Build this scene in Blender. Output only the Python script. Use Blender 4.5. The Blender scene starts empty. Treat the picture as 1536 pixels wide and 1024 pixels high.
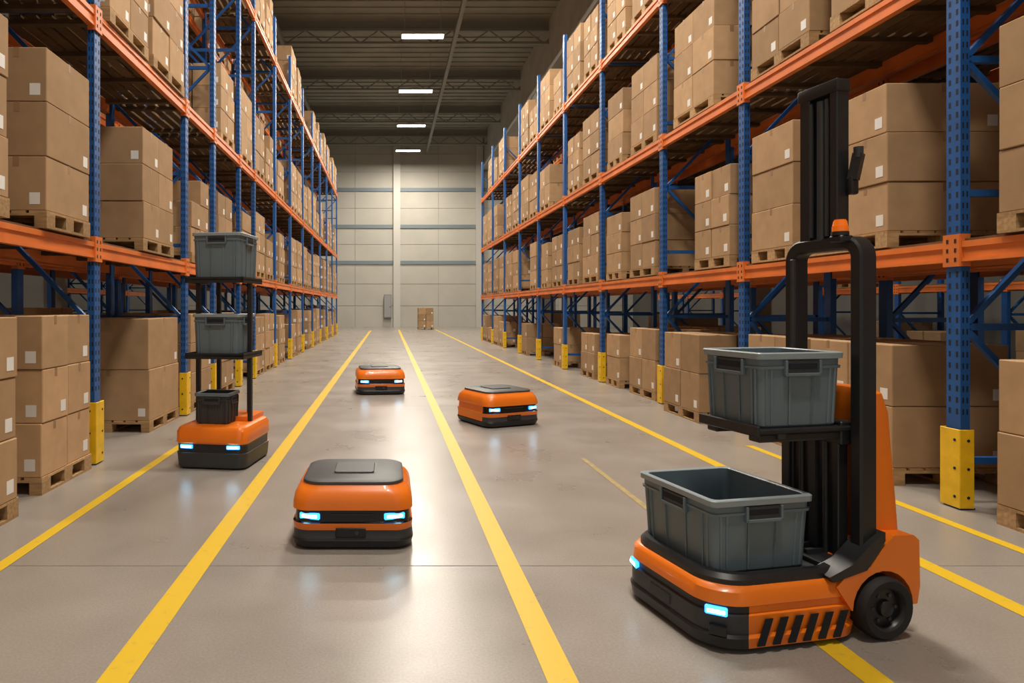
import bpy, bmesh, math, random
from mathutils import Vector, Matrix
R = random.Random(11)
scene = bpy.context.scene
scene.view_settings.view_transform = 'Standard'

# ---------------------------------------------------------------- materials
def mk(name, col, rough=0.5, metal=0.0, var=0.0, scale=8.0, bump=0.0, island=0.0, emit=None, estr=0.0, spec=0.5, coat=0.0, stretch=None):
    m = bpy.data.materials.new(name); m.use_nodes = True
    nt = m.node_tree; N = nt.nodes; L = nt.links
    b = N['Principled BSDF']
    b.inputs['Base Color'].default_value = (*col, 1)
    b.inputs['Roughness'].default_value = rough
    b.inputs['Metallic'].default_value = metal
    b.inputs['Specular IOR Level'].default_value = spec
    b.inputs['Coat Weight'].default_value = coat
    if emit:
        b.inputs['Emission Color'].default_value = (*emit, 1)
        b.inputs['Emission Strength'].default_value = estr
    if var or bump or island:
        tc = N.new('ShaderNodeTexCoord'); src = tc.outputs['Object']
        if stretch:
            mp = N.new('ShaderNodeMapping'); mp.inputs['Scale'].default_value = stretch
            L.new(src, mp.inputs[0]); src = mp.outputs[0]
        nz = N.new('ShaderNodeTexNoise'); nz.inputs['Scale'].default_value = scale
        nz.inputs['Detail'].default_value = 6
        L.new(src, nz.inputs['Vector'])
        fac = nz.outputs['Fac']
        mr = N.new('ShaderNodeMapRange')
        mr.inputs['From Min'].default_value = 0.3; mr.inputs['From Max'].default_value = 0.7
        mr.inputs['To Min'].default_value = 1 - var; mr.inputs['To Max'].default_value = 1 + var
        L.new(fac, mr.inputs['Value'])
        val = mr.outputs['Result']
        if island:
            g = N.new('ShaderNodeNewGeometry')
            oi = N.new('ShaderNodeObjectInfo')
            for s_, k_ in ((g.outputs['Random Per Island'], island), (oi.outputs['Random'], island*.7)):
                m2 = N.new('ShaderNodeMapRange')
                m2.inputs['To Min'].default_value = 1 - k_; m2.inputs['To Max'].default_value = 1 + k_
                L.new(s_, m2.inputs['Value'])
                mu = N.new('ShaderNodeMath'); mu.operation = 'MULTIPLY'
                L.new(val, mu.inputs[0]); L.new(m2.outputs['Result'], mu.inputs[1]); val = mu.outputs[0]
        vm = N.new('ShaderNodeVectorMath'); vm.operation = 'SCALE'
        vm.inputs[0].default_value = col
        L.new(val, vm.inputs['Scale']); L.new(vm.outputs[0], b.inputs['Base Color'])
        if bump:
            bp = N.new('ShaderNodeBump'); bp.inputs['Strength'].default_value = bump
            bp.inputs['Distance'].default_value = 0.01
            L.new(fac, bp.inputs['Height']); L.new(bp.outputs[0], b.inputs['Normal'])
    return m

M = {}
M['orange_beam'] = mk('rack_orange', (0.74, 0.19, 0.035), 0.42, var=0.14, scale=3)
M['blue'] = mk('rack_blue', (0.008, 0.085, 0.30), 0.42, var=0.18, scale=4)
M['slot'] = mk('slot_dark', (0.004, 0.008, 0.015), 0.8)
M['yellow'] = mk('guard_yellow', (0.85, 0.52, 0.01), 0.45, var=0.12, scale=9)
M['card'] = mk('cardboard', (0.42, 0.27, 0.145), 0.8, var=0.09, scale=5, island=0.17, spec=0.2)
M['tape'] = mk('tape', (0.32, 0.19, 0.095), 0.45)
M['label'] = mk('label', (0.78, 0.77, 0.74), 0.6)
M['wood'] = mk('pallet_wood', (0.40, 0.25, 0.12), 0.75, var=0.25, scale=6, island=0.18, stretch=(1, 6, 6), spec=0.2)
M['deck'] = mk('deck_wood', (0.15, 0.093, 0.048), 0.8, var=0.25, scale=4, island=0.2, spec=0.2)
M['robo'] = mk('robot_orange', (0.88, 0.20, 0.010), 0.34, coat=0.25, var=0.03, scale=3)
M['black'] = mk('black_plastic', (0.014, 0.015, 0.017), 0.40, var=0.1, scale=20)
M['dark'] = mk('dark_plastic', (0.035, 0.038, 0.042), 0.5, var=0.1, scale=30)
M['lid'] = mk('lid_plastic', (0.055, 0.058, 0.06), 0.5, var=0.06, scale=30)
M['gloss'] = mk('visor_black', (0.006, 0.007, 0.009), 0.15)
M['rubber'] = mk('rubber', (0.012, 0.012, 0.013), 0.75, var=0.2, scale=30)
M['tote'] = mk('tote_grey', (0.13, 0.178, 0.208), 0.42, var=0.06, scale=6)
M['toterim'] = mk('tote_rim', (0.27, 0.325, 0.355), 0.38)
M['led'] = mk('led_white', (0.8, 0.95, 1), 0.3, emit=(0.38, 0.80, 1.0), estr=18)
M['ledhalo'] = mk('led_halo_blue', (0.1, 0.5, 1), 0.3, emit=(0.03, 0.33, 1.0), estr=2.6)  # glowing blue surround, stands in for the halo around the white LED core
M['amber'] = mk('amber_lens', (0.95, 0.20, 0.01), 0.2, emit=(1, 0.2, 0.01), estr=0.2)
M['conc'] = mk('column_concrete', (0.36, 0.35, 0.31), 0.85, var=0.1, scale=1.5)
M['ceil'] = mk('ceiling_metal', (0.25, 0.245, 0.205), 0.6, var=0.12, scale=0.8)
M['steel'] = mk('ceiling_steel', (0.21, 0.21, 0.185), 0.55)
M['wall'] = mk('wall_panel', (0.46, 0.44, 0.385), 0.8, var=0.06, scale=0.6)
M['walltrim'] = mk('wall_trim', (0.17, 0.215, 0.24), 0.6)
M['pillar'] = mk('wall_pillar', (0.52, 0.505, 0.46), 0.7)
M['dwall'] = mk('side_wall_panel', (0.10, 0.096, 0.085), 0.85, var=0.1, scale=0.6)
M['lamp'] = mk('lamp_housing', (0.3, 0.3, 0.3), 0.5)
M['lampglow'] = mk('lamp_diffuser', (1, 1, 1), 0.5, emit=(1.0, 0.94, 0.84), estr=16)
M['joint'] = mk('floor_joint', (0.17, 0.155, 0.135), 0.8)

def floor_mat():
    m = bpy.data.materials.new('polished_concrete'); m.use_nodes = True
    nt = m.node_tree; N = nt.nodes; L = nt.links; b = N['Principled BSDF']
    tc = N.new('ShaderNodeTexCoord')
    n1 = N.new('ShaderNodeTexNoise'); n1.inputs['Scale'].default_value = 1.1; n1.inputs['Detail'].default_value = 8
    n1.inputs['Roughness'].default_value = 0.6
    n2 = N.new('ShaderNodeTexNoise'); n2.inputs['Scale'].default_value = 90; n2.inputs['Detail'].default_value = 4
    L.new(tc.outputs['Object'], n1.inputs['Vector']); L.new(tc.outputs['Object'], n2.inputs['Vector'])
    cr = N.new('ShaderNodeValToRGB')
    cr.color_ramp.elements[0].position = 0.25; cr.color_ramp.elements[0].color = (0.248, 0.220, 0.190, 1)
    cr.color_ramp.elements[1].position = 0.75; cr.color_ramp.elements[1].color = (0.325, 0.292, 0.257, 1)
    L.new(n1.outputs['Fac'], cr.inputs[0])
    mr2 = N.new('ShaderNodeMapRange'); mr2.inputs['From Min'].default_value = .3; mr2.inputs['From Max'].default_value = .7
    mr2.inputs['To Min'].default_value = .88; mr2.inputs['To Max'].default_value = 1.12
    L.new(n2.outputs['Fac'], mr2.inputs['Value'])
    vm = N.new('ShaderNodeVectorMath'); vm.operation = 'SCALE'
    L.new(cr.outputs[0], vm.inputs[0]); L.new(mr2.outputs[0], vm.inputs['Scale'])
    L.new(vm.outputs[0], b.inputs['Base Color'])
    mr = N.new('ShaderNodeMapRange'); mr.inputs['From Min'].default_value = .3; mr.inputs['From Max'].default_value = .7
    mr.inputs['To Min'].default_value = 0.25; mr.inputs['To Max'].default_value = 0.38
    L.new(n1.outputs['Fac'], mr.inputs['Value']); L.new(mr.outputs[0], b.inputs['Roughness'])
    b.inputs['Specular IOR Level'].default_value = 0.5
    bp = N.new('ShaderNodeBump'); bp.inputs['Strength'].default_value = 0.05; bp.inputs['Distance'].default_value = 0.003
    L.new(n2.outputs['Fac'], bp.inputs['Height']); L.new(bp.outputs[0], b.inputs['Normal'])
    return m
M['floor'] = floor_mat()

def line_mat():
    m = bpy.data.materials.new('floor_paint_yellow'); m.use_nodes = True
    nt = m.node_tree; N = nt.nodes; L = nt.links; b = N['Principled BSDF']
    tc = N.new('ShaderNodeTexCoord')
    n1 = N.new('ShaderNodeTexNoise'); n1.inputs['Scale'].default_value = 14; n1.inputs['Detail'].default_value = 9
    n1.inputs['Roughness'].default_value = 0.7
    L.new(tc.outputs['Object'], n1.inputs['Vector'])
    cr = N.new('ShaderNodeValToRGB')
    cr.color_ramp.elements[0].position = 0.26; cr.color_ramp.elements[0].color = (0.46, 0.34, 0.10, 1)
    cr.color_ramp.elements[1].position = 0.42; cr.color_ramp.elements[1].color = (0.72, 0.47, 0.018, 1)
    L.new(n1.outputs['Fac'], cr.inputs[0]); L.new(cr.outputs[0], b.inputs['Base Color'])
    b.inputs['Roughness'].default_value = 0.45
    return m
M['line'] = line_mat()
M['linefaint'] = mk('floor_paint_worn', (0.40, 0.31, 0.14), 0.45, var=0.2, scale=12)

# ---------------------------------------------------------------- mesh builder
class MB:
    def __init__(s): s.v = []; s.f = []; s.m = []; s.mats = []
    def mi(s, name):
        if name not in s.mats: s.mats.append(name)
        return s.mats.index(name)
    def add(s, vs, fs, mat, mtx=None):
        o = len(s.v)
        for p in vs:
            s.v.append(tuple(mtx @ Vector(p)) if mtx else tuple(p))
        k = s.mi(mat) if isinstance(mat, str) else None
        for i, f in enumerate(fs):
            s.f.append(tuple(o + j for j in f)); s.m.append(k if k is not None else s.mi(mat[i]))
    def box(s, x0, x1, y0, y1, z0, z1, mat, bev=0.0, mtx=None):
        x0, x1 = min(x0, x1), max(x0, x1); y0, y1 = min(y0, y1), max(y0, y1); z0, z1 = min(z0, z1), max(z0, z1)
        if bev:
            bm = bmesh.new(); bmesh.ops.create_cube(bm, size=1)
            for v in bm.verts:
                v.co = Vector(((x0+x1)/2 + v.co.x*(x1-x0), (y0+y1)/2 + v.co.y*(y1-y0), (z0+z1)/2 + v.co.z*(z1-z0)))
            bmesh.ops.bevel(bm, geom=bm.edges[:], offset=bev, segments=2 if bev > 0.006 else 1, affect='EDGES', profile=0.5)
            bm.verts.ensure_lookup_table()
            vs = [v.co.copy() for v in bm.verts]; fs = [[v.index for v in f.verts] for f in bm.faces]
            bm.free(); s.add(vs, fs, mat, mtx); return
        vs = [(x0,y0,z0),(x1,y0,z0),(x1,y1,z0),(x0,y1,z0),(x0,y0,z1),(x1,y0,z1),(x1,y1,z1),(x0,y1,z1)]
        s.add(vs, [(0,3,2,1),(4,5,6,7),(0,1,5,4),(1,2,6,5),(2,3,7,6),(3,0,4,7)], mat, mtx)
    def bar(s, a, b, w, h, mat):
        a = Vector(a); b = Vector(b); d = b - a; L = d.length
        q = d.to_track_quat('Z', 'Y').to_matrix().to_4x4()
        s.box(-w/2, w/2, -h/2, h/2, 0, L, mat, mtx=Matrix.Translation(a) @ q)
    def cyl(s, a, b, r, mat, n=24, r2=None):
        a = Vector(a); b = Vector(b); d = b - a; L = d.length; r2 = r if r2 is None else r2
        q = Matrix.Translation(a) @ d.to_track_quat('Z', 'Y').to_matrix().to_4x4()
        vs = [(r*math.cos(2*math.pi*i/n), r*math.sin(2*math.pi*i/n), 0) for i in range(n)] + \
             [(r2*math.cos(2*math.pi*i/n), r2*math.sin(2*math.pi*i/n), L) for i in range(n)]
        fs = [(i, (i+1) % n, n+(i+1) % n, n+i) for i in range(n)] + [tuple(range(n))[::-1], tuple(range(n, 2*n))]
        s.add(vs, fs, mat, q)
    def loft(s, rings, mats, caps=True, capmats=None, fn=None):
        n = len(rings[0]); vs = [p for r in rings for p in r]; fs = []; ms = []
        for i in range(len(rings)-1):
            for j in range(n):
                k = (j+1) % n
                f = (i*n+j, i*n+k, (i+1)*n+k, (i+1)*n+j); fs.append(f)
                c = sum((Vector(vs[t]) for t in f), Vector())/4
                mm = mats[i]
                if fn: mm = fn(i, c, mm)
                ms.append(mm)
        if caps:
            fs.append(tuple(range(n))[::-1]); ms.append(mats[0] if not capmats else capmats[0])
            fs.append(tuple((len(rings)-1)*n + j for j in range(n))); ms.append(mats[-1] if not capmats else capmats[1])
        s.add(vs, fs, ms)
    def extrude(s, prof, v0, v1, mat):
        n = len(prof)
        area = sum(prof[i][0]*prof[(i+1) % n][1]-prof[(i+1) % n][0]*prof[i][1] for i in range(n))
        if area < 0: prof = prof[::-1]
        vs = [(p[0], v0, p[1]) for p in prof] + [(p[0], v1, p[1]) for p in prof]
        fs = [tuple(range(n)), tuple(range(n, 2*n))[::-1]] + [(i, n+i, n+(i+1) % n, (i+1) % n) for i in range(n)]
        s.add(vs, fs, mat)
    def mesh(s, name, smooth=0):
        me = bpy.data.meshes.new(name); me.from_pydata(s.v, [], s.f)
        for k in s.mats: me.materials.append(M[k])
        me.polygons.foreach_set('material_index', s.m)
        me.update()
        if smooth:
            me.polygons.foreach_set('use_smooth', [True]*len(me.polygons))
            me.set_sharp_from_angle(angle=math.radians(smooth))
        return me
    def obj(s, name, loc=(0, 0, 0), rz=0, smooth=0, parent=None):
        return put(s.mesh(name, smooth), name, loc, rz, parent)

def put(me, name, loc=(0, 0, 0), rz=0, parent=None, scale=1):
    o = bpy.data.objects.new(name, me); o.location = loc; o.rotation_euler = (0, 0, rz)
    o.scale = (scale,)*3
    scene.collection.objects.link(o)
    if parent: o.parent = parent
    return o
def empty(name, loc, rz=0):
    e = bpy.data.objects.new(name, None); e.location = loc; e.rotation_euler = (0, 0, rz)
    e.empty_display_size = 0.2
    scene.collection.objects.link(e); return e

def rr(hx, hy, r, z, cx=0, cy=0, k=7):
    pts = []
    r = min(r, hx*0.999, hy*0.999)
    for (sx, sy, a0) in ((1, 1, 0), (-1, 1, 90), (-1, -1, 180), (1, -1, 270)):
        for i in range(k+1):
            a = math.radians(a0 + 90*i/k)
            pts.append((cx + sx*(hx-r) + r*math.cos(a), cy + sy*(hy-r) + r*math.sin(a), z))
    return pts

# ---------------------------------------------------------------- room
CE = 14.0; YB = 49.0; Y0 = -4.0; XL = -15.0; XR = 18.0
def simple(name, *a, mat, **k):
    b = MB(); b.box(*a, mat, **k); return b.obj(name)
simple('floor', XL, XR, Y0, YB, -0.2, 0, mat='floor')
simple('ceiling', XL, XR, Y0, YB, CE, CE+0.2, mat='ceil')
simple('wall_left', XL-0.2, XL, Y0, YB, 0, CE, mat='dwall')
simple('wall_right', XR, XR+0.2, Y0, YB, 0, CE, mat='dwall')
simple('wall_back', XL, XR, YB, YB+0.2, 0, CE, mat='wall')
t = MB()
for z in (4.75, 7.4, 10.1):
    t.box(XL, XR, YB-0.08, YB, z-0.13, z+0.13, 'walltrim')
t.obj('trim_1')
t = MB()
for z in (1.6, 3.2, 6.1, 8.75, 11.4, 12.7):
    t.box(XL, XR, YB-0.02, YB, z-0.015, z+0.015, 'conc')
for x in (-2.4, 3.7): t.box(x-.02, x+.02, YB-0.02, YB, 0, CE, 'conc')
t.obj('trim_2')
t = MB()
for x in (-11.5, -5.4, 0.65, 6.7, 12.8):
    t.box(x-0.25, x+0.25, YB-0.3, YB-0.081, 0, CE, 'pillar')
t.obj('wall_pillars')
# ceiling structure
t = MB()
y = 0.5
while y < YB-0.3:
    t.box(XL, XR, y, y+0.12, CE-0.05, CE, 'ceil'); y += 0.62
for y in [-2, 4.2, 10.4, 16.6, 22.8, 29.0, 35.2, 41.4, 47.0]:
    t.box(XL, XR, y, y+0.16, CE-0.5, CE-0.38, 'steel'); t.box(XL, XR, y+0.06, y+0.1, CE-0.38, CE-0.05, 'steel')
    t.box(XL, XR, y, y+0.16, CE-1.06, CE-0.96, 'steel')
    x = XL+0.2; k = 0
    while x < XR-1:
        t.bar((x, y+.08, CE-(1.0 if k % 2 else .45)), (x+.8, y+.08, CE-(.45 if k % 2 else 1.0)), .05, .05, 'steel'); x += .8; k += 1
for x in (-4.6, 2.75):
    t.box(x, x+0.16, Y0, YB-0.3, CE-1.25, CE-1.07, 'steel')
t.obj('ceiling_trusses')
t = MB()
t.box(7.0, 7.7, Y0, YB-0.31, 11.7, CE-0.01, 'conc'); t.box(6.85, 7.85, Y0, YB-0.31, 11.5, 11.7, 'conc')
t.box(-7.0, -6.3, Y0, YB-0.31, 12.0, CE-0.01, 'conc')
for y in (12.0, 31.0):
    t.box(-7.1, -6.2, y, y+0.9, 0, 12.0, 'conc', bev=0.02)
    t.box(6.9, 7.8, y, y+0.9, 0, 11.5, 'conc', bev=0.02)
t.obj('concrete_frame')

# lamps
LY = [44.9, 38.7, 32.5, 25.9, 19.6, 13.3, 7.0, 0.7]
lb = MB()
lb.box(-0.84, 0.84, -0.24, 0.24, 0.0, 0.09, 'lamp', bev=0.01)
lb.box(-0.8, 0.8, -0.2, 0.2, -0.012, 0.0, 'lampglow')
lb.box(-0.2, 0.2, -0.1, 0.1, 0.09, 0.16, 'lamp')
for x in (-0.7, 0.7): lb.cyl((x, 0, 0.08), (x, 0, 1.98), 0.012, 'lamp', n=6)
lmesh = lb.mesh('pendant_lamp')
def lamp(x, y, w):
    e = put(lmesh, 'ceiling_lamp', (x, y, 12.0))
    ld = bpy.data.lights.new('lamp_light', 'AREA'); ld.shape = 'RECTANGLE'; ld.size = 1.6; ld.size_y = 0.4
    ld.energy = w; ld.color = (1.0, 0.91, 0.79)
    lo = bpy.data.objects.new('lamp_light', ld); lo.parent = e; lo.location = (0, 0, -0.03)
    scene.collection.objects.link(lo)
for y in LY: lamp(1.35, y, 690 if y < 40 else 800)
for y in (3, 15, 27, 39):
    lamp(-8.8, y, 190); lamp(10.4, y, 190)

# floor markings
def stripe(x, y0, y1, w=0.115, mat='line'):
    b = MB(); b.add([(x-w/2, y0, .002), (x+w/2, y0, .002), (x+w/2, y1, .002), (x-w/2, y1, .002)], [(0, 1, 2, 3)], mat)
    return b.obj('floor_marking_line')
stripe(-1.10, -3, 42, 0.13); stripe(0.70, -3, 44, 0.125); stripe(3.13, -3, 44, 0.11)
stripe(1.96, -3, 3.6, 0.12); stripe(1.93, 4.0, 6.6, 0.05, 'linefaint')
stripe(3.90, -3, 7.2, 0.085); stripe(-2.24, -3, 7.9, 0.085)
b = MB()
for y in (3.86, 10.1, 16.3, 22.5, 28.7, 35):
    b.add([(XL, y, .001), (XR, y, .001), (XR, y+0.006, .001), (XL, y+0.006, .001)], [(0, 1, 2, 3)], 'joint')
b.obj('floor_joints')

# ---------------------------------------------------------------- racks
def rack(name, s, x0, ys, levels, top, slots=True):
    b = MB(); D = 1.1
    X = lambda d: x0 + s*d
    for y in ys:
        b.box(X(0), X(0.07), y-0.062, y+0.062, 0.01, top, 'blue')
        b.box(X(D-0.07), X(D), y-0.062, y+0.062, 0.01, top, 'blue')
        b.box(X(-0.01), X(0.10), y-0.075, y+0.075, 0.0, 0.012, 'blue')
        z = 0.35; k = 0
        while z < top-0.9:
            b.box(X(0.07), X(D-0.07), y-0.02, y+0.02, z-0.025, z+0.025, 'blue')
            a, c = (0.07, D-0.07) if k % 2 else (D-0.07, 0.07)
            b.bar((X(a), y, z), (X(c), y, z+1.0), 0.04, 0.04, 'blue')
            z += 1.0; k += 1
        if slots and 0 < y < 15:
            z = 0.7
            while z < top-0.1:
                for dy in (-0.032, 0.032):
                    b.box(X(-0.001), X(0.001), y+dy-0.009, y+dy+0.009, z, z+0.042, 'slot')
                for dd in (0.02, 0.05):
                    b.box(X(dd-0.006), X(dd+0.006), y-0.063, y-0.061, z, z+0.042, 'slot')
                z += 0.085
    for H in levels:
        for i in range(len(ys)-1):
            a, c = ys[i]+0.066, ys[i+1]-0.066
            for (d0, d1) in ((0.005, 0.055), (D-0.055, D-0.005)):
                b.box(X(d0), X(d1), a, c, H-0.065, H+0.02, 'orange_beam')
                e0, e1 = (d0-0.012, d1) if d0 < 0.5 else (d0, d1+0.012)
                b.box(X(e0), X(e1), a, c, H+0.02, H+0.065, 'orange_beam')
                b.box(X(e0), X(e1), a, c, H-0.085, H-0.06, 'orange_beam')
            n = 7
            for j in range(n):
                c0 = 0.02 + j*(D-0.04)/n
                b.box(X(c0), X(c0+0.11), a+0.01, c-0.01, H+0.066, H+0.085, 'deck')
            m = max(2, int((c-a)/0.7)+1)
            for j in range(m):
                yy = a+0.1 + j*(c-a-0.2)/(m-1)
                b.box(X(0.056), X(D-0.056), yy-0.04, yy+0.04, H+0.02, H+0.065, 'deck')
        for y in ys:
            b.box(X(-0.016), X(-0.002), y-0.07, y+0.07, H-0.12, H+0.12, 'orange_beam')
            for sg in (-1, 1):
                b.box(X(-0.014), X(0.06), y+sg*0.066, y+sg*0.078, H-0.12, H+0.12, 'orange_beam')
            for dz in (-0.07, 0.0, 0.07):
                for dy in (-.035, .035):
                    b.box(X(-0.018), X(-0.0155), y+dy-0.009, y+dy+0.009, H+dz-0.015, H+dz+0.015, 'slot')
    return b.obj(name)

YR = [-0.8, 2.2, 5.0, 8.0, 10.35, 13.3, 16.1, 18.9, 21.6, 24.4, 27.2, 30.2]
YLf = [0.7, 3.55, 6.4, 9.25, 10.75, 12.6, 14.0, 16.6, 19.2, 22.0, 24.8, 27.6, 30.6, 33.6, 36.6]
XRr, XLr = 4.24, -2.79
LR = [1.92, 4.05, 6.3]; LL = [2.05, 4.25, 7.6]
rack('pallet_rack', 1, XRr, YR, LR, 8.05)
rack('pallet_rack', -1, XLr, YLf, LL, 8.7)
YR2 = [-0.8+2.8*i for i in range(12)]
rack('pallet_rack', 1, XRr+1.4, YR2, LR, 8.05, False)
rack('pallet_rack', -1, XLr-1.4, YR2, LL, 8.7, False)
rack('pallet_rack', 1, 12.2, YR2, LR, 8.05, False)
rack('pallet_rack', -1, -10.6, YR2, LL, 8.7, False)

# guards
g = MB()
g.box(-0.028, -0.018, -0.088, 0.088, 0, 0.58, 'yellow', bev=0.003)
g.box(-0.027, 0.08, -0.090, -0.079, 0, 0.58, 'yellow', bev=0.003)
g.box(-0.027, 0.08, 0.079, 0.090, 0, 0.58, 'yellow', bev=0.003)
for z in (0.08, 0.29, 0.5):
    g.cyl((-0.024, -0.045, z), (-0.031, -0.045, z), 0.011, 'slot', n=10)
    g.cyl((0.035, -0.085, z), (0.035, -0.093, z), 0.011, 'slot', n=10)
    g.cyl((0.035, 0.085, z), (0.035, 0.093, z), 0.011, 'slot', n=10)
gm = g.mesh('rack_upright_guard')
for y in YR[1:]: put(gm, 'rack_upright_guard', (XRr, y, 0.0125))
for y in YLf: put(gm, 'rack_upright_guard', (XLr, y, 0.0125), math.pi)

# ---------------------------------------------------------------- pallet loads
def pallet(b, lx, ly):
    for sx in (-1, 0, 1):
        cx = sx*(lx/2-0.05)
        b.box(cx-0.05, cx+0.05, -ly/2, ly/2, 0, 0.02, 'wood')
        for sy in (-1, 0, 1):
            cy = sy*(ly/2-0.07)
            b.box(cx-0.05, cx+0.05, cy-0.07, cy+0.07, 0.02, 0.1, 'wood')
    for sy in (-1, 0, 1):
        cy = sy*(ly/2-0.07); b.box(-lx/2, lx/2, cy-0.07, cy+0.07, 0.1, 0.12, 'wood')
    n = 7; w = lx/n
    for i in range(n):
        x = -lx/2 + i*w
        b.box(x, x+w-0.03 if i < n-1 else x+w, -ly/2, ly/2, 0.12, 0.14, 'wood')
def load(nx, ny, nz, h, lx=1.0, ly=1.1, seed=0, miss=0, lab=0.8):
    r = random.Random(seed); b = MB(); pallet(b, lx, ly)
    bx, by = lx/nx, ly/ny
    for k in range(nz):
        for i in range(nx):
            for j in range(ny):
                if k == nz-1 and miss and r.random() < miss: continue
                jx, jy = r.uniform(-.009, .009), r.uniform(-.009, .009)
                x0 = -lx/2+i*bx+0.007+jx; x1 = x0+bx-0.014; y0 = -ly/2+j*by+0.007+jy; y1 = y0+by-0.014
                z0 = 0.141+k*h; z1 = z0+h-0.004
                b.box(x0, x1, y0, y1, z0, z1, 'card', bev=0.006)
                e = 0.0012; cy = (y0+y1)/2; cx = (x0+x1)/2
                b.box(cx-0.025, cx+0.025, y0-e, y1+e, z1-0.0005, z1+e, 'tape')
                b.box(cx-0.025, cx+0.025, y0-e, y0+.001, z1-0.08, z1, 'tape')
                b.box(cx-0.025, cx+0.025, y1-.001, y1+e, z1-0.08, z1, 'tape')
                b.box(x0-e, x0+.001, cy-0.02, cy+0.02, z1-0.07, z1, 'tape')
                b.box(x1-.001, x1+e, cy-0.02, cy+0.02, z1-0.07, z1, 'tape')
                lw = 0.085; lh = 0.095; e = 0.002
                for side in range(4):
                    if r.random() > lab: continue
                    zz = z0 + 0.05
                    if side == 0 and i == 0: b.box(x0-e, x0+.001, y0+0.05, y0+0.05+lw, zz, zz+lh, 'label')
                    if side == 1 and i == nx-1: b.box(x1-.001, x1+e, y1-0.05-lw, y1-0.05, zz, zz+lh, 'label')
                    if side == 2 and j == 0: b.box(x1-0.05-lw, x1-0.05, y0-e, y0+.001, zz, zz+lh, 'label')
                    if side == 3 and j == ny-1: b.box(x0+0.05, x0+0.05+lw, y1-.001, y1+e, zz, zz+lh, 'label')
    return b.mesh('palletized_boxes')
V = {
 'a': load(2, 2, 3, .43, seed=1), 'b': load(1, 2, 3, .42, seed=2), 'c': load(2, 2, 2, .5, seed=3),
 'd': load(2, 2, 3, .40, seed=4, miss=.4), 'e': load(1, 1, 2, .61, seed=5), 'f': load(2, 2, 4, .36, seed=6, miss=.3),
 'g': load(1, 2, 2, .52, seed=8), 'h': load(2, 2, 1, .5, seed=9), 's': load(2, 1, 3, .41, ly=0.8, seed=10),
 't': load(2, 2, 3, .45, ly=1.2, seed=11), 'n': load(2, 2, 3, .38, ly=0.95, seed=12), 'p': load(2, 2, 2, .40, ly=0.95, seed=13),
 'q': load(2, 2, 3, .37, ly=0.9, seed=14, miss=.5), 'v': load(2, 1, 2, .42, ly=.75, seed=15), 'u': load(1, 1, 3, .36, ly=.8, seed=16),
 'w': load(2, 2, 3, .43, ly=.88, seed=17), 'x': load(2, 1, 3, .44, ly=.8, seed=18)}
def L(v, x, y, z, rz=0.0):
    rz += R.uniform(-0.012, 0.012)
    put(V[v], 'palletized_boxes', (x, y, z), rz)
def fill(s, x0, ys, levels, skip=(), dens=0.86, pool='abdbfcnpqntsuvn', rng=R, ymax=99):
    for li, H in enumerate([None]+levels):
        z = 0.0 if H is None else H+0.0855
        for i in range(len(ys)-1):
            if (li, i) in skip or ys[i] > ymax: continue
            a, c = ys[i]+0.1, ys[i+1]-0.1; n = max(1, int((c-a)/1.2)); st = (c-a)/n
            for j in range(n):
                if rng.random() > dens: continue
                v = rng.choice('cpvgehpvc' if (li == 0 and s > 0) else pool)
                if st < 1.2: v = rng.choice('snq') if st > 1.0 else 's'
                if v == 't' and st < 1.3: v = 'a'
                slack = max(0, st-1.22)/2*0.6
                L(v, x0+s*(0.52), a+st*(j+.5)+rng.uniform(-slack, slack), z, math.pi if rng.random() < .5 else 0)
zR = [0]+[h+.0855 for h in LR]; zL = [0]+[h+.0855 for h in LL]
skipL = {(0, 1), (1, 1), (0, 2), (1, 2), (2, 2), (0, 3), (1, 3)}
fill(-1, XLr, YLf, LL, skipL)
L('a', XLr-0.36, 4.23, 0); L('w', XLr-0.46, 5.74, 0)
L('a', XLr-0.42, 4.23, zL[1]); L('x', XLr-0.46, 5.76, zL[1])
L('e', XLr-0.55, 8.5, 0); L('b', XLr-0.47, 8.05, zL[1])
L('f', XLr-0.47, 7.15, zL[2]); L('t', XLr-0.47, 8.45, zL[2])
L('b', XLr-0.5, 10.0, 0); L('q', XLr-0.5, 9.95, zL[1])
skipR = {(0, 1), (1, 1), (1, 2), (0, 2), (2, 2), (0, 3), (1, 3), (2, 3), (0, 4), (1, 4), (0, 5)}
fill(1, XRr, YR, LR, skipR)
xr = XRr+0.5
L('c', xr-0.03, 4.06, 0); L('g', xr, 6.15, 0); L('g', xr, 7.31, 0)
L('a', xr-0.03, 4.06, zR[1]); L('b', xr, 2.87, zR[1])
L('b', xr, 6.2, zR[1]); L('x', xr, 7.38, zR[1])
L('a', xr, 5.85, zR[2]); L('d', xr, 7.25, zR[2])
L('c', xr-0.25, 9.1, 0); L('n', xr, 8.75, zR[1]); L('t', xr, 9.3, zR[2])
L('c', xr, 11.15, 0); L('v', xr, 12.6, 0); L('b', xr, 11.15, zR[1]); L('u', xr, 12.55, zR[1])
L('p', xr, 14.2, 0)
fill(1, XRr+1.4, YR2, LR, dens=.5, ymax=26)
fill(-1, XLr-1.4, YR2, LL, dens=.5, ymax=26)
fill(1, 12.2, YR2, LR, dens=.4, ymax=20)
fill(-1, -10.6, YR2, LL, dens=.4, ymax=20)
L('a', 2.5, 44.5, 0)
b = MB(); b.box(-0.3, 0.25, YB-0.3, YB-0.085, 0.7, 2.4, 'steel', bev=0.01); b.box(-0.26, 0.21, YB-0.31, YB-0.3, 0.75, 2.35, 'lamp')
b.cyl((0.15, YB-0.31, 1.5), (0.15, YB-0.34, 1.5), 0.03, 'slot'); b.obj('electrical_cabinet')

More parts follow.
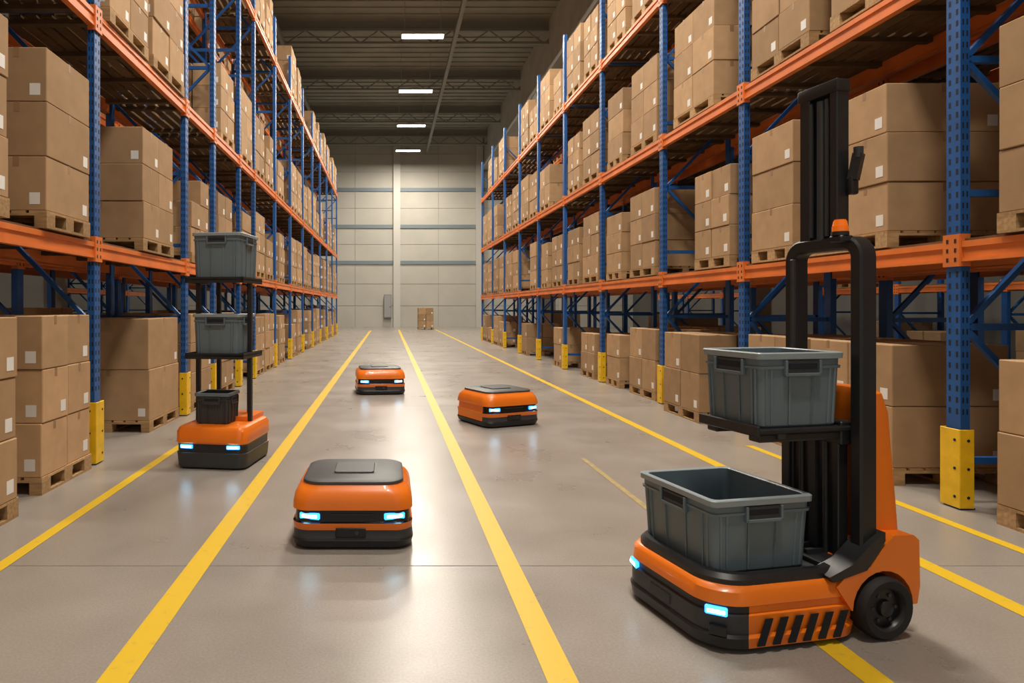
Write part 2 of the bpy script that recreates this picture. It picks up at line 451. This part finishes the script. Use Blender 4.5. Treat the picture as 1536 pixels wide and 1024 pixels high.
# ---------------------------------------------------------------- AMR
def amr(loc, rz, sc=1.0):
    e = empty('warehouse_robot', loc, rz); e.scale = (sc,)*3
    b = MB()
    lay = [(.0, .335, .335, .11, 'black'), (.018, .368, .368, .12, 'black'), (.06, .380, .380, .12, 'black'), (.072, .372, .372, .11, 'robo'),
           (.118, .370, .370, .11, 'robo'), (.124, .372, .372, .11, 'robo'), (.166, .376, .376, .11, 'robo'), (.173, .362, .362, .10, 'robo'), (.238, .358, .358, .10, 'robo'),
           (.246, .376, .376, .11, 'robo'), (.285, .376, .374, .12, 'robo'), (.330, .368, .362, .13, 'robo'), (.364, .348, .338, .14, 'robo'),
           (.382, .322, .314, .13, 'robo'), (.387, .319, .311, .13, 'black'), (.390, .322, .314, .13, 'lid'), (.404, .320, .312, .13, 'lid'), (.411, .305, .297, .12, 'lid')]
    rings = [rr(h, d, r, z, k=10) for z, h, d, r, _ in lay]
    def fn(i, c, m):
        if i in (7, 6, 8) and c.y < -0.20: return 'gloss'
        if i in (3, 4) and c.y < -0.24: return 'dark'
        return m
    b.loft(rings, [q[4] for q in lay][:-1], fn=fn)
    b.obj('body', smooth=35, parent=e)
    b = MB()
    b.loft([rr(.145, .155, .03, z, 0, .03) for z in (.4112, .4125)], ['black'])
    b.loft([rr(.132, .140, .025, .4126, 0, .03), rr(.132, .140, .025, .418, 0, .03), rr(.127, .135, .02, .421, 0, .03)], ['lid', 'lid'])
    b.obj('top_panel', smooth=30, parent=e)
    b = MB()
    b.box(-.10, .085, -.381, -.37, .080, .138, 'gloss', bev=.004)
    b.cyl((0.03, -.38, .11), (0.03, -.385, .11), .012, 'dark', n=14)
    b.box(-.13, .13, -.365, -.357, .215, .222, 'dark')
    b.obj('sensor_window', parent=e)
    for sx in (-1, 1):
        b = MB()
        mt = Matrix.Translation((sx*.262, -.354, .207)) @ Matrix.Rotation(sx*math.radians(16), 4, 'Z')
        b.box(-.066, .066, -.010, .01, -.020, .020, 'ledhalo', bev=.006, mtx=mt)
        b.box(-.050, .050, -.014, .01, -.010, .010, 'led', bev=.004, mtx=mt)
        b.obj('headlight', parent=e)
    return e
amr((-0.222, 4.48, 0), 0)
amr((-0.15, 11.75, 0), math.radians(6), 1.1)
amr((1.42, 8.70, 0), math.radians(24), 1.08)

# ---------------------------------------------------------------- totes
def tote(parent, name, cx, cy, z, lx, ly, h, mat='tote', rim='toterim'):
    b = MB(); hx, hy = lx/2, ly/2; k = 4
    s0 = .93
    def q(f, zz, off=0): return rr(hx*f+off, hy*f+off, .03, zz, k=k)
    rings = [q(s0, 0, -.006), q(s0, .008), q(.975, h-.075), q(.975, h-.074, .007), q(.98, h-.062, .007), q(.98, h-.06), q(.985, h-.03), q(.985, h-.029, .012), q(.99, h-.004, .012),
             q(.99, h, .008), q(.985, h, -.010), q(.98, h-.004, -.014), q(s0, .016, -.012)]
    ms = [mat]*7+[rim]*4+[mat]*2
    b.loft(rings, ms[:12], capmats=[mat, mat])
    for side in range(4):
        ax = hx if side % 2 == 0 else hy; ln = hy if side % 2 == 0 else hx
        for t in (-.84, -.72, -.28, .28, .72, .84):
            if side == 0 or side == 2:
                sg = 1 if side == 0 else -1
                a = (sg*(ax*.935+.001), t*ln*.94, .012); c = (sg*(ax*.975+.001), t*ln*.985, h-.072)
            else:
                sg = 1 if side == 1 else -1
                a = (t*ln*.94, sg*(ax*.935+.001), .012); c = (t*ln*.985, sg*(ax*.975+.001), h-.072)
            b.bar(a, c, .009, .009, mat)
        sg = 1 if side < 2 else -1
        w = min(.055*lx/.4+.03, .085); z0, z1 = h-.105, h-.035
        p = ax*.982+.006
        def bx(u0, u1, za, zb, d0, d1, m):
            if side % 2 == 0: b.box(sg*(p+d0), sg*(p+d1), u0, u1, za, zb, m, bev=.002)
            else: b.box(u0, u1, sg*(p+d0), sg*(p+d1), za, zb, m, bev=.002)
        bx(-w, w, z0+.01, z1, -.012, .004, 'dark')
        bx(-w-.01, w+.01, z0-.002, z0+.012, -.012, .012, mat)
        bx(-w-.012, -w, z0, z1, -.012, .012, mat); bx(w, w+.012, z0, z1, -.012, .012, mat)
        bx(-w+.008, w-.008, z0+.03, z1-.012, -.012, .006, 'slot')
    o = b.obj(name, smooth=30, parent=parent); o.location = (cx, cy, z); return o

# ---------------------------------------------------------------- shelf robot
def shelf_robot(loc, rz):
    e = empty('tote_shelf_robot', loc, rz)
    b = MB()
    lay = [(.0, .31, .33, .08, 'dark'), (.02, .335, .365, .09, 'dark'), (.15, .345, .375, .09, 'dark'), (.155, .338, .365, .09, 'black'), (.21, .338, .365, .09, 'black'),
           (.235, .34, .37, .09, 'robo'), (.25, .348, .38, .09, 'robo'), (.35, .345, .375, .09, 'robo'), (.385, .325, .35, .08, 'robo'), (.395, .30, .32, .07, 'robo'), (.398, .29, .31, .07, 'robo')]
    rings = [rr(h, d, r, z) for z, h, d, r, _ in lay]
    def fn(i, c, m):
        if i < 6 and c.y > 0.12 and i > 1: return 'robo'
        return m
    b.loft(rings, [q[4] for q in lay][:-1], fn=fn)
    b.loft([rr(.16, .2, .04, z, 0.12, .16) for z in (.397, .44)] , ['robo'])
    b.obj('base', smooth=35, parent=e)
    b = MB()
    for sx in (-1, 1):
        b.box(sx*.262-.02, sx*.262+.02, -.042, .002, .39, 1.745, 'black', bev=.004)
        b.box(sx*.16-.02, sx*.16+.02, .225, .265, .39, 1.745, 'black', bev=.004)
    b.obj('posts', parent=e)
    b = MB()
    for z in (1.03, 1.745):
        b.box(-.285, .285, -.27, .27, z, z+.022, 'black', bev=.004)
        b.box(-.285, .285, -.27, -.255, z-.02, z+.035, 'black'); b.box(-.285, -.27, -.27, .27, z-.02, z+.035, 'black'); b.box(.27, .285, -.27, .27, z-.02, z+.035, 'black')
    b.obj('shelves', parent=e)
    tote(e, 'tote_top', 0.015, 0, 1.768, .47, .49, .43)
    tote(e, 'tote_middle', 0.0, -0.0, 1.053, .44, .47, .38)
    tote(e, 'tote_bottom', -0.03, -.11, .399, .33, .28, .29, mat='dark', rim='tote')
    for sx in (-1, 1):
        b = MB(); mt = Matrix.Translation((sx*.225, -.366, .21)) @ Matrix.Rotation(sx*math.radians(6), 4, 'Z')
        b.box(-.062, .062, -.01, .01, -.018, .018, 'ledhalo', bev=.005, mtx=mt)
        b.box(-.05, .05, -.014, .01, -.010, .010, 'led', bev=.003, mtx=mt)
        b.obj('headlight', parent=e)
    return e
shelf_robot((-1.59, 6.50, 0), math.radians(-8))

# ---------------------------------------------------------------- forklift robot
def stacker(loc, rz):
    e = empty('autonomous_forklift', loc, rz)
    W = .74
    b = MB()
    Lc = .80; cx, cy = Lc/2, W/2
    def q(z, off, r=.17): 
        return rr(Lc/2-off, W/2-off, r, z, cx, cy, k=10)
    rings = [q(.008, .03), q(.025, .0), q(.07, -.006), q(.085, .004), q(.10, .0), q(.165, .0), q(.172, .012), q(.200, .012), q(.207, .002), q(.262, .008), q(.280, .022), q(.283, .03), q(.305, .03), q(.325, .045), q(.326, .07), q(.297, .075)]
    ms = ['black', 'black', 'black', 'dark', 'dark', 'black', 'black', 'robo', 'robo', 'robo', 'robo', 'black', 'black', 'black', 'dark']
    def fn(i, c, m):
        if i in (1, 2, 3, 4, 5, 6, 7) and c.x > .20 : return 'robo' 
        return m
    b.loft(rings, ms, fn=fn, capmats=['black', 'dark'])
    b.obj('chassis', smooth=35, parent=e)
    b = MB()
    for (yy, sg) in ((-.0085, -1), (W+.0085, 1)):
        y0, y1 = yy-.002, yy+.002
        for i in range(6):
            u = .205+i*.078
            if u+.085 > .71: break
            b.extrude([(u, .035), (u+.038, .035), (u+.080, .15), (u+.042, .15)], y0, y1, 'slot')
    b.obj('hazard_stripes', parent=e)
    wc, wz, wr = .87, .14, .14
    arch = []
    for i in range(13):
        a = math.radians(180 - 15*i)
        arch.append((wc+.165*math.cos(a), wz-.0+.165*math.sin(a)))
    prof = [(.62, .25), (.70, .14)] + [(p[0], p[1]) for p in arch] + [(1.06, .14), (1.075, .22), (1.07, .43), (1.04, .455), (.93, .46), (.86, .40), (.80, .33), (.66, .29)]
    b = MB()
    b.extrude(prof, -.004, .13, 'robo'); b.extrude(prof, W-.13, W+.004, 'robo')
    inner = [(.70, .06), (1.04, .06), (1.06, .2), (1.06, .40), (.92, .44), (.84, .38), (.70, .28)]
    b.extrude(inner, .13, W-.13, 'robo')
    def sq(z, u0, u1, v0, v1): return rr((u1-u0)/2, (v1-v0)/2, .035, z, (u0+u1)/2, (v0+v1)/2, k=4)
    b.loft([sq(.40, .875, 1.062, .07, .60), sq(.60, .875, 1.055, .08, .59), sq(1.00, .875, 1.025, .09, .55), sq(1.09, .875, 1.00, .10, .53), sq(1.115, .885, .98, .12, .51)], ['robo']*4)
    b.obj('rear_body', smooth=32, parent=e)
    b = MB()
    wed = [(.58, .30), (.70, .345), (.80, .43), (.88, .48), (.88, .44), (.84, .385), (.78, .315), (.60, .275)]
    b.extrude(wed, -.006, .10, 'black')
    b.extrude(wed, W-.10, W+.006, 'black')
    b.box(.64, .87, .10, W-.10, .285, .325, 'black', bev=.006)
    for v in (.2, .28, .36, .44): b.box(.66, .76, v, v+.02, .325, .345, 'dark')
    b.obj('deck_cover', smooth=30, parent=e)
    for (v0, v1) in ((-.035, .075), (W-.075, W+.035)):
        b = MB(); n = 40
        def ring(r, v): return [(wc+r*math.cos(2*math.pi*i/n), v, wz+r*math.sin(2*math.pi*i/n)) for i in range(n)]
        s_ = 1 if v0 < 0.3 else -1
        a, c = (v0, v1) if s_ > 0 else (v1, v0)
        rings = [ring(.02, a+.02*s_), ring(.035, a+.012*s_), ring(.04, a+.03*s_), ring(.085, a+.035*s_), ring(.09, a+.012*s_), ring(.098, a+.004*s_), ring(.128, a), ring(.138, a+.012*s_), ring(.14, a+.03*s_), ring(.14, c-.03*s_), ring(.13, c), ring(.02, c)]
        b.loft(rings, ['black', 'black', 'black', 'black', 'rubber', 'rubber', 'rubber', 'rubber', 'rubber', 'rubber', 'rubber'])
        for i in range(6):
            a_ = i*math.pi/3
            p = (wc+.062*math.cos(a_), 0, wz+.062*math.sin(a_))
            b.cyl((p[0], a+.034*s_, p[2]), (p[0], a+.026*s_, p[2]), .009, 'dark', n=8)
        b.obj('wheel', smooth=35, parent=e)
    def sweep(path, hu, hn, uc, name, mat='black'):
        b = MB(); rings = []
        for i, p in enumerate(path):
            a = path[max(0, i-1)]; c = path[min(len(path)-1, i+1)]
            tx, tz = c[0]-a[0], c[1]-a[1]; l = math.hypot(tx, tz); nx, nz = tz/l, -tx/l
            rg = []
            for (du, dn) in ((-hu, -hn*.7), (-hu*.8, -hn), (hu*.8, -hn), (hu, -hn*.7), (hu, hn*.7), (hu*.8, hn), (-hu*.8, hn), (-hu, hn*.7)):
                rg.append((uc+du, p[0]+nx*dn, p[1]+nz*dn))
            rings.append(rg)
        b.loft(rings, [mat]*(len(rings)-1)); return b.obj(name, smooth=40, parent=e)
    v0, v1, zt, rc = .055, .435, 1.80, .07
    path = [(v0, .32)]
    for i in range(7):
        a = math.radians(180-15*i); path.append((v0+rc+rc*math.cos(a), zt-rc+rc*math.sin(a)))
    for i in range(7):
        a = math.radians(90-15*i); path.append((v1-rc+rc*math.cos(a), zt-rc+rc*math.sin(a)))
    path.append((v1, .32))
    sweep(path, .045, .032, .825, 'portal_frame')
    b = MB()
    b.box(.775, .80, .40, .425, .33, 1.74, 'black', bev=.003)
    b.box(.76, .778, .39, .41, .33, 1.74, 'dark', bev=.003)
    b.box(.745, .80, .11, .145, .30, .90, 'black', bev=.004); b.box(.745, .80, .40, .45, .30, .90, 'black', bev=.004)
    b.box(.77, .79, .14, .41, .30, .90, 'black'); b.box(.755, .775, .25, .29, .30, .90, 'dark')
    b.cyl((.765, .20, .32), (.765, .20, .9), .012, 'dark', n=10); b.cyl((.765, .34, .32), (.765, .34, .9), .012, 'dark', n=10)
    b.obj('lift_carriage', smooth=30, parent=e)
    b = MB()
    b.box(.785, .855, .155, .20, 1.80, 2.56, 'black', bev=.005); b.box(.785, .855, .315, .375, 1.80, 2.56, 'black', bev=.005)
    b.box(.815, .85, .195, .315, 1.80, 2.53, 'slot')
    b.box(.778, .862, .15, .385, 2.52, 2.585, 'black', bev=.01)
    b.cyl((.80, .255, 1.82), (.80, .255, 2.5), .022, 'dark', n=14)
    b.box(.78, .79, .205, .22, 1.84, 2.5, 'dark'); b.box(.78, .79, .295, .31, 1.84, 2.5, 'dark')
    b.box(.83, .875, .12, .155, 2.03, 2.12, 'black', bev=.01); b.bar((.855, .135, 2.1), (.865, .115, 2.22), .045, .04, 'black'); b.cyl((.86, .112, 2.20), (.86, .112, 2.25), .02, 'dark')
    b.obj('mast', smooth=30, parent=e)
    b = MB()
    b.box(.73, .80, .08, .15, 1.80, 1.832, 'black', bev=.006)
    b.cyl((.76, .115, 1.832), (.76, .115, 1.85), .036, 'black'); b.cyl((.76, .115, 1.85), (.76, .115, 1.875), .033, 'amber'); b.cyl((.76, .115, 1.877), (.76, .115, 1.90), .031, 'amber', r2=.027)
    b.cyl((.76, .115, 1.90), (.76, .115, 1.906), .024, 'amber')
    b.obj('beacon', smooth=40, parent=e)
    b = MB()
    b.box(.29, .80, .08, .48, .925, .950, 'black', bev=.006)
    b.box(.31, .80, .10, .17, .885, .925, 'black', bev=.008); b.box(.31, .80, .38, .45, .885, .925, 'black', bev=.008)
    b.box(.285, .30, .08, .48, .915, .965, 'black', bev=.004); b.box(.40, .44, .09, .47, .90, .925, 'dark')
    b.box(.74, .80, .09, .46, .86, .97, 'black', bev=.006)
    b.obj('fork_shelf', parent=e)
    tote(e, 'tote_upper', .531, .285, .952, .445, .38, .34)
    tote(e, 'tote_lower', .345, .395, .299, .52, .56, .335)
    def fl(px, py, ang, nm='headlight'):
        b = MB(); mt = Matrix.Translation((px, py, .178)) @ Matrix.Rotation(ang, 4, 'Z')
        b.box(-.045, .045, -.012, .012, -.018, .018, 'ledhalo', bev=.005, mtx=mt)
        b.box(-.036, .036, -.016, .012, -.008, .008, 'led', bev=.003, mtx=mt)
        b.obj(nm, parent=e)
    fl(.052, .055, math.radians(-42)); fl(.018, .62, math.radians(-105))
    b = MB()
    b.box(-.004, .006, .30, .46, .10, .15, 'gloss', bev=.004)
    mt = Matrix.Translation((.05, .04, .10)) @ Matrix.Rotation(math.radians(-45), 4, 'Z')
    b.box(-.035, .035, -.012, .01, -.022, .022, 'gloss', bev=.003, mtx=mt)
    b.obj('bumper_sensor', parent=e)
    return e
stacker((1.39, 2.84, 0), math.radians(12))

# ---------------------------------------------------------------- world & camera
w = bpy.data.worlds.new('World'); scene.world = w; w.use_nodes = True
w.node_tree.nodes['Background'].inputs[0].default_value = (1.0, 0.93, 0.84, 1)
w.node_tree.nodes['Background'].inputs[1].default_value = 0.36
cd = bpy.data.cameras.new('camera'); cam = bpy.data.objects.new('camera', cd)
scene.collection.objects.link(cam); scene.camera = cam
cam.location = (0, 0, 1.5); cam.rotation_euler = (math.pi/2, 0, 0)
cd.sensor_width = 36; cd.lens = 36*1000/1536
cd.shift_x = (768-582)/1536; cd.shift_y = -(512-460)/1536
cd.clip_end = 200
